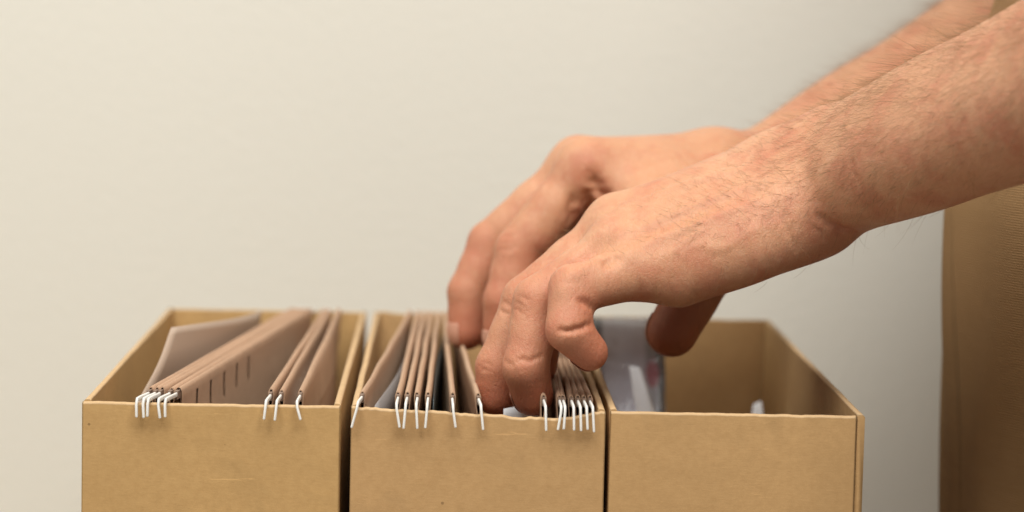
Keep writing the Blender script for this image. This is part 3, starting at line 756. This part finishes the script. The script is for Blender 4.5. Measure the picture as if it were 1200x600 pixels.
# ---- hair on the arms
def hairs(arm, Vv, axis, W_, dd, vd, count, tmin, tmax, lens, rad):
    t = (Vv-W_)@axis; n = arm.grad(Vv[::6]); c = Vv[::6]; t = t[::6]
    p = np.clip((t-tmin)/0.05, 0, 1)*(t < tmax)*np.clip(0.45+(n@dd)*0.9+0.25*(n@vd), 0.02, 1)
    idx = rng.choice(len(c), count, p=p/p.sum()); verts = []; faces = []
    for i in idx:
        nn = n[i]; tang = -axis*0.9-vd*rng.uniform(0.0, 0.7)+rng.normal(size=3)*0.35; tang -= nn*(tang@nn); tang /= np.linalg.norm(tang)
        L = rng.uniform(*lens)*(0.45+0.55*min(1, max(0, (t[i]-tmin)/0.08))); lift = rng.uniform(0.3, 1.0); curl = rng.uniform(-0.1, 0.5); side = np.cross(nn, tang); sw = rng.normal()*0.35
        base = len(verts); K = 5; j0 = c[i]+rng.normal(size=3)*0.0006; j0 = j0-nn*0.0006
        for k in range(K):
            u = k/(K-1); q = j0+tang*L*u*(1-0.1*u)+nn*L*(lift*u-curl*u*u*0.7)+side*sw*L*u*u; r = rad*(1-0.8*u)
            for e in range(3):
                an = e*2.094; verts.append(q+(side*math.cos(an)+nn*math.sin(an))*r)
        for k in range(K-1):
            for e in range(3): faces.append((base+k*3+e, base+k*3+(e+1) % 3, base+k*3+3+(e+1) % 3, base+k*3+3+e))
    o = link('arm_hair', mesh('arm_hair', verts, faces), M['hair'], body); o['kind'] = 'stuff'
sel = Vn[((Vn-W)@ax > -0.06)]
hairs(A, sel, ax, W, ddir, vdir, 4200, -0.035, 0.20, (0.007, 0.016), 0.000058)
sel = Vf[((Vf-W2)@ax2 > -0.01)]
hairs(B, sel, ax2, W2, d2, v2, 2200, 0.0, 0.22, (0.008, 0.015), 0.000055)
kn = Vn[np.linalg.norm(Vn-P(662, 290, .065), axis=1) < 0.012]
hairs(A, kn, ax, W, ddir, vdir, 70, -0.3, 0.20, (0.009, 0.014), 0.000035)

# ---- brown linen top
def shirt():
    nz, na = 150, 180; z0, z1 = H-0.62, H+0.50; v = []; uv = []; f = []
    for i in range(nz+1):
        t = i/nz; z = z0+(z1-z0)*t; h = z-H
        rx = 0.1185+0.0022*math.sin(h*14+1); ry = 0.140
        if h > 0.30: k = (h-0.30)/0.20; rx *= 1-0.25*k*k; ry *= 1+0.35*k-0.75*k*k*k
        sx = 0.012*max(0, min(1, (h-0.075)/0.09))
        for j in range(na):
            a = 2*math.pi*j/na; ca, sa = math.cos(a), math.sin(a)
            fold = 0.0042*math.sin(6*a+h*5+1.5*math.sin(h*9))*(0.6+0.4*math.sin(h*13+a*2))+0.0018*math.sin(13*a-h*14+2*math.sin(h*17+a))
            fold += 0.0020*math.exp(-((a-0.35-h*1.2)/0.10)**2)-0.0022*math.exp(-((a-0.18-h*0.5)/0.06)**2)
            v.append((TC[0]+sx-(rx+fold)*ca, TC[1]+(ry+fold)*sa, z)); uv.append((a*0.13, z))
    for i in range(nz):
        for j in range(na): f.append((i*na+j, i*na+(j+1) % na, (i+1)*na+(j+1) % na, (i+1)*na+j))
    me = mesh('linen_top', v, f); l = me.uv_layers.new(name='UVMap'); idx = np.zeros(len(me.loops), int); me.loops.foreach_get('vertex_index', idx)
    u = np.array(uv)[idx]; l.data.foreach_set('uv', u.ravel())
    o = link('linen_top', me, M['linen'], person)
    for a, b in ((shN, E_), (shF, E2)):
        d = b-a; L = np.linalg.norm(d); d /= L; s = np.cross(d, [1, 0, 0]); s /= np.linalg.norm(s); q = np.cross(d, s); v = []; f = []; uv = []
        for i in range(31):
            for j in range(40):
                an = 2*math.pi*j/40; r = 0.064-0.006*i/30+0.0025*math.sin(an*5+i*0.7)
                v.append(a+d*L*0.72*i/30+(s*math.cos(an)+q*math.sin(an))*r); uv.append((an*0.06, i*0.01))
        for i in range(30):
            for j in range(40): f.append((i*40+j, i*40+(j+1) % 40, (i+1)*40+(j+1) % 40, (i+1)*40+j))
        me = mesh('sleeve', v, f); l = me.uv_layers.new(name='UVMap'); idx = np.zeros(len(me.loops), int); me.loops.foreach_get('vertex_index', idx)
        l.data.foreach_set('uv', np.array(uv)[idx].ravel()); link('sleeve', me, M['linen'], o)
shirt()
